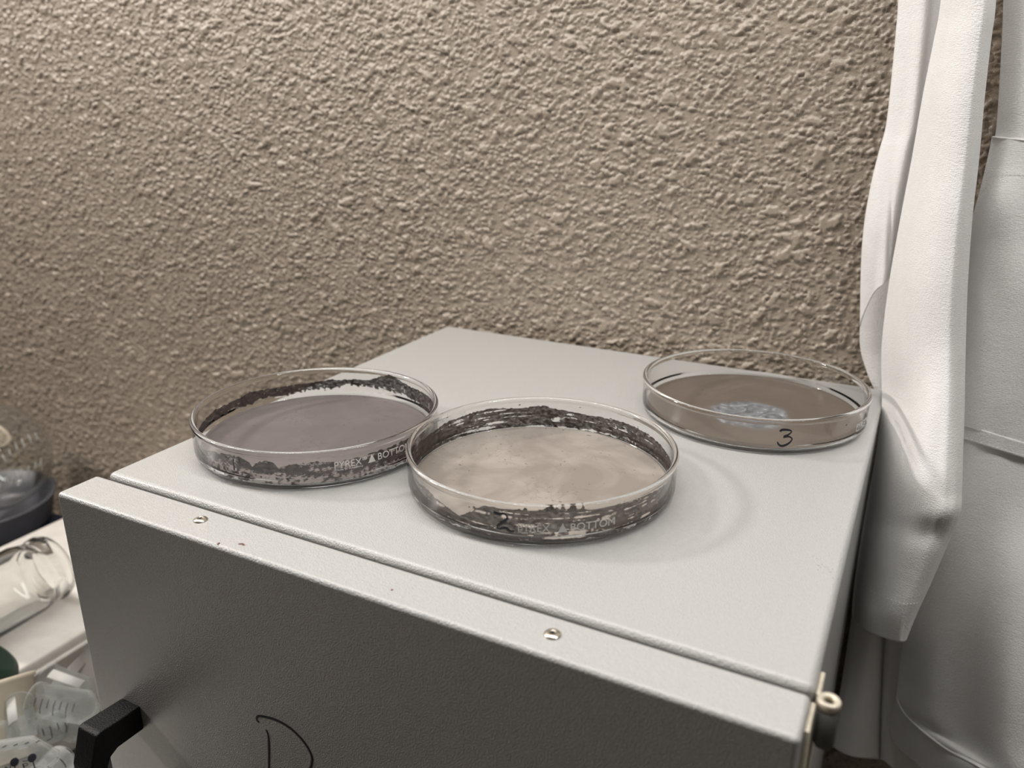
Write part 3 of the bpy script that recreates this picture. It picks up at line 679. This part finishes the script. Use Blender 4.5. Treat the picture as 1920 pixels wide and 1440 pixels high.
bm = bmesh.new(); add_box(bm, (-0.715, 0.215, BZ), (-0.575, 0.345, -0.3525), 0.004)
plain(obj('storage_box', bm, M_NAVY), 'small dark blue box beneath the blue-grey basin', 'box')
bm = bmesh.new(); add_box(bm, (-0.82, 0.16, BZ), (-0.725, 0.33, -0.356), 0.003)
plain(obj('cardboard_carton', bm, M_BEIGE), 'beige cardboard carton at the left edge beside the dark blue box', 'carton')

# white foam box with a lid
wb = empty('foam_box', (-0.39, 0.21, BZ), 'white foam box with ridged lid carrying the glass jar', 'box')
TZ = -0.292
bm = bmesh.new(); add_box(bm, (-0.505, 0.055, BZ), (-0.288, 0.362, TZ - 0.014), 0.004); local(obj('body', bm, M_WHITEP, wb), wb)
bm = bmesh.new(); add_box(bm, (-0.512, 0.046, TZ - 0.012), (-0.281, 0.366, TZ), 0.0025); add_box(bm, (-0.5145, 0.0435, TZ - 0.016), (-0.2785, 0.3665, TZ - 0.011), 0.002)
local(obj('lid', bm, M_WHITEP, wb), wb)
# glass jar lying on the box
jr = 0.037
jz = TZ + jr + 0.0025
ja, jb = atz(98, 1061, jz), atz(-60, 1146, jz)
jar = empty('glass_jar', (ja.x, ja.y, TZ), 'clear thick glass jar lying on its side on the white foam box', 'jar')
L = (jb - ja).length
bm = bmesh.new(); add_lathe(bm, [(0.0245, 0.002), (0.0280, -0.002), (0.0330, -0.001), (0.0355, 0.004), (0.0350, 0.010), (0.0330, 0.015), (0.0345, 0.021), (jr, 0.031), (jr, L), (jr - 0.003, L + 0.005), (0, L + 0.006), (0, L + 0.001), (jr - 0.005, L), (jr - 0.0035, L - 0.006), (jr - 0.0035, 0.031), (0.030, 0.021), (0.0265, 0.013), (0.0255, 0.006)], 64, frame_to(ja, jb), close=True)
local(obj('jar_body', bm, M_FLASK, jar), jar)
bm = bmesh.new(); add_lathe(bm, [(0.0262, 0.0155), (0.0285, 0.018), (0.032, 0.028), (0.0325, 0.05), (0.0310, 0.052), (0.0295, 0.03), (0.0265, 0.02)], 40, frame_to(ja, jb), close=True)
bm.free()

# bin with white liner that holds the tubes
bz1 = -0.338
bin_ = empty('storage_bin', (-0.19, 0.0, BZ), 'white lined open bin heaped with clear plastic tubes', 'bin')
bx0, bx1, by0, by1 = -0.345, -0.045, -0.17, 0.034
bm = bmesh.new(); add_box(bm, (bx0, by0, BZ), (bx1, by1, BZ + 0.003)); add_box(bm, (bx0, by0, BZ), (bx0 + 0.003, by1, bz1)); add_box(bm, (bx1 - 0.003, by0, BZ), (bx1, by1, bz1)); add_box(bm, (bx0, by0, BZ), (bx1, by0 + 0.003, bz1)); add_box(bm, (bx0, by1 - 0.003, BZ), (bx1, by1, bz1))
local(obj('bin_wall', bm, M_WHITEP, bin_, smooth=False), bin_)
rg = np.random.default_rng(8); nxg, nyg = 46, 34
V = []; F = []
for j in range(nyg):
    for i in range(nxg):
        x = bx0 + 0.004 + (bx1 - bx0 - 0.008) * i / (nxg - 1); y = by0 + 0.004 + (by1 - by0 - 0.008) * j / (nyg - 1)
        V.append((x, y, -0.335 + 0.010 * math.sin(x * 61 + y * 40) * math.sin(y * 83 - x * 20) + rg.uniform(-0.002, 0.002)))
for j in range(nyg - 1):
    for i in range(nxg - 1): F.append((j * nxg + i, j * nxg + i + 1, (j + 1) * nxg + i + 1, (j + 1) * nxg + i))
o = local(from_pydata('paper_liner', V, F, M_PAPER, bin_, smooth=False), bin_); md = o.modifiers.new('t', 'SOLIDIFY'); md.thickness = 0.0012

def tube(label, a, za, b, zb, r, patch=None, marks=0, grads=True, group='clear plastic tubes in the bin'):
    A, B = atz(*a, za), atz(*b, zb); L = (B - A).length; M = frame_to(A, B)
    t = empty('centrifuge_tube', tuple(A), label, 'tube', group)
    bm = bmesh.new(); w = 0.0011; cl = min(L * 0.22, r * 1.6)
    add_lathe(bm, [(r + 0.001, 0), (r + 0.001, 0.003), (r, 0.0035), (r, L - cl), (r * 0.35, L - 0.001), (0, L), (0, L - 0.002), (r * 0.35 - w * 0.5, L - 0.003), (r - w, L - cl - 0.0005), (r - w, 0.0)], 36, M, close=True)
    local(obj('tube_wall', bm, M_PLASTIC, t), t)
    side = (Vector((0.6, -0.55, 0.6)) - M.col[2].to_3d() * Vector((0.6, -0.55, 0.6)).dot(M.col[2].to_3d())).normalized()
    loc = M.inverted().to_3x3() @ side; a0 = math.atan2(loc.y, loc.x)
    def cp(ang, z, rr=r + 0.00015): return M @ Vector((rr * math.cos(ang), rr * math.sin(ang), z))
    if patch:
        p0, p1, da, wa = patch; bm = bmesh.new(); g = []
        for j in range(2):
            g.append([bm.verts.new(cp(a0 + da + wa * (i / 8 - 0.5), L * (p0, p1)[j])) for i in range(9)])
        for i in range(8): bm.faces.new((g[0][i], g[0][i + 1], g[1][i + 1], g[1][i]))
        o = local(obj('pale_patch', bm, M_PRINT_AND_PATCHES, t), t); md = o.modifiers.new('t', 'SOLIDIFY'); md.thickness = 0.0002  # white patch curved round part of the tube wall
    if marks:
        bm = bmesh.new()
        for k in range(marks):
            z = L * (0.15 + 0.6 * k / max(1, marks - 1)); ln = 0.9 if k % 2 else 0.5
            add_tube(bm, [cp(a0 - 0.2 + ln * s / 5, z) for s in range(6)], 0.00035, 4)
        local(obj('graduation', bm, M_MARK, t), t)
    return t
tube('clear tube with broad white patch pointing at the cabinet', (88, 1272), -0.284, (172, 1302), -0.292, 0.0125, patch=(0.15, 0.85, -0.5, 0.7))
tube('clear tube with dark ring marks lying above the black handle', (66, 1312), -0.272, (184, 1330), -0.276, 0.0135, marks=7)
tube('upright leaning clear tube with white patch in front of the cream tub', (34, 1318), -0.276, (44, 1400), -0.282, 0.0105, patch=(0.05, 0.6, 0.2, 0.8))
tube('short clear tube lying in the middle of the tube heap', (62, 1380), -0.292, (130, 1352), -0.296, 0.012, marks=4)
tube('clear tube with white patch behind the top of the handle', (92, 1350), -0.298, (160, 1372), -0.300, 0.011, patch=(0.1, 0.7, -0.2, 1.0))
tube('clear tube at the left frame edge under the upright leaning one', (-40, 1390), -0.286, (38, 1372), -0.288, 0.0115)
tube('clear tube by the bottom frame edge left of the handle', (70, 1470), -0.280, (128, 1412), -0.286, 0.012, marks=3)
# large graduated tube with printed numbers in the corner
A, B = atz(-60, 1440, -0.262), atz(112, 1416, -0.262); r = 0.0165
gt = empty('graduated_tube', tuple(A), 'large clear graduated tube with printed numbers at the bottom left corner', 'tube')
M = frame_to(A, B); L = (B - A).length
bm = bmesh.new(); add_lathe(bm, [(r, 0), (r, L - 0.020), (0.004, L - 0.001), (0, L), (0, L - 0.002), (0.003, L - 0.003), (r - 0.0012, L - 0.0205), (r - 0.0012, 0)], 44, M, close=True); local(obj('tube_wall', bm, M_PLASTIC, gt), gt)
def gpt(px, py):
    d = ray(px, py); Mi = M.inverted(); o_ = Mi @ CAM_LOC; dl = Mi.to_3x3() @ d; rr = r + 0.0002
    a = dl.x ** 2 + dl.y ** 2; b = o_.x * dl.x + o_.y * dl.y; c = o_.x ** 2 + o_.y ** 2 - rr * rr; disc = b * b - a * c
    t = (-b - math.sqrt(max(0, disc))) / a; p = o_ + dl * t; return math.atan2(p.y, p.x), p.z
def gcp(ang, z, rr=r + 0.0002): return M @ Vector((rr * math.cos(ang), rr * math.sin(ang), z))
bm = bmesh.new()
for (x, y, x2, y2) in [(4 + 21 * k, 1402 - 3.2 * k, 12 + 21 * k, 1398 - 3.2 * k) for k in range(5)] + [(27, 1432, 30, 1446), (43, 1432, 47, 1446), (62, 1428, 68, 1446)]:
    (a1, z1), (a2, z2) = gpt(x, y), gpt(x2, y2)
    add_tube(bm, [gcp(a1 + (a2 - a1) * s / 3, z1 + (z2 - z1) * s / 3) for s in range(4)], 0.0004, 4)
def gtext(body, px, py, h):
    a0, z0 = gpt(px, py); b = text_mesh(body, h * 1.4); mp = {}
    for v in b.verts: mp[v] = bm.verts.new(gcp(a0 - v.co.x / r, z0 - v.co.y) if False else gcp(a0 + (v.co.x) / r, z0 + v.co.y))
    for f in b.faces:
        try: bm.faces.new([mp[v] for v in f.verts])
        except ValueError: pass
    b.free()
gtext('20', 9, 1436, 0.0042); gtext('10', 43, 1424, 0.0036)
for (x, y) in ((27, 1429), (60, 1421)):
    a0, z0 = gpt(x, y); bm.faces.new([bm.verts.new(gcp(a0 + 0.0030 / r * math.cos(t), z0 + 0.0030 * math.sin(t))) for t in np.linspace(0, 2 * math.pi, 14)[:-1]])
o = local(obj('graduation', bm, M_MARK, gt, smooth=False), gt); md = o.modifiers.new('t', 'SOLIDIFY'); md.thickness = 0.0001

# cream cup with a ridged green cap leaning in it
cc = atz(-30, 1286, -0.272); ctilt = Matrix.Translation(cc) @ Matrix.Rotation(math.radians(34), 4, Vector((-0.5, -0.85, 0)))
bm = bmesh.new(); add_lathe(bm, [(0, -0.066), (0.029, -0.066), (0.032, -0.063), (0.0365, -0.004), (0.0385, -0.003), (0.0385, 0.0), (0.0355, 0.0004), (0.0345, -0.004), (0.030, -0.060), (0, -0.062)], 56, ctilt)
tag(obj('plastic_cup', bm, M_CREAM), 'cream plastic cup at the left edge with a green cap inside', 'cup')
M = Matrix.Translation(cc + Vector((-0.014, 0.012, 0.006))) @ Euler((math.radians(-38), math.radians(30), 0)).to_matrix().to_4x4()
bm = bmesh.new(); n = 60; rings = []
for (rr, z, kn) in ((0.0235, -0.012, 0.001), (0.0245, -0.0115, 0.0012), (0.0245, 0.006, 0.0012), (0.0225, 0.010, 0), (0.017, 0.0115, 0)):
    rings.append([bm.verts.new(M @ Vector(((rr + kn * (k % 2)) * math.cos(2 * math.pi * k / n), (rr + kn * (k % 2)) * math.sin(2 * math.pi * k / n), z))) for k in range(n)])
for P_, Q_ in zip(rings[:-1], rings[1:]):
    for k in range(n): bm.faces.new((P_[k], P_[(k + 1) % n], Q_[(k + 1) % n], Q_[k]))
bm.faces.new(rings[0][::-1]); bm.faces.new(rings[-1]); tag(obj('screw_cap', bm, M_GREEN, smooth=False), 'dark green ridged screw cap leaning in the cream cup', 'cap')
# folded white sheets between the box and the bin
for (pts, lab) in (([(120, 1262, -0.318), (172, 1206, -0.318), (184, 1216, -0.334), (134, 1280, -0.334)], 'folded white paper sheet standing against the foam box by the cabinet'),):
    g = np.array([tuple(atz(*p)) for p in pts]); V = []; nn = 10
    for i in range(nn):
        for j in range(nn):
            u, v = i / (nn - 1), j / (nn - 1); p = (1 - v) * ((1 - u) * g[0] + u * g[1]) + v * ((1 - u) * g[3] + u * g[2]); p = p + np.array([0, 0, 0.004 * math.sin(math.pi * v)]); V.append(p)
    F = [(i * nn + j, i * nn + j + 1, (i + 1) * nn + j + 1, (i + 1) * nn + j) for i in range(nn - 1) for j in range(nn - 1)]
    o = from_pydata('paper_sheet', V, F, M_PAPER); md = o.modifiers.new('t', 'SOLIDIFY'); md.thickness = 0.0008; tag(o, lab, 'paper')
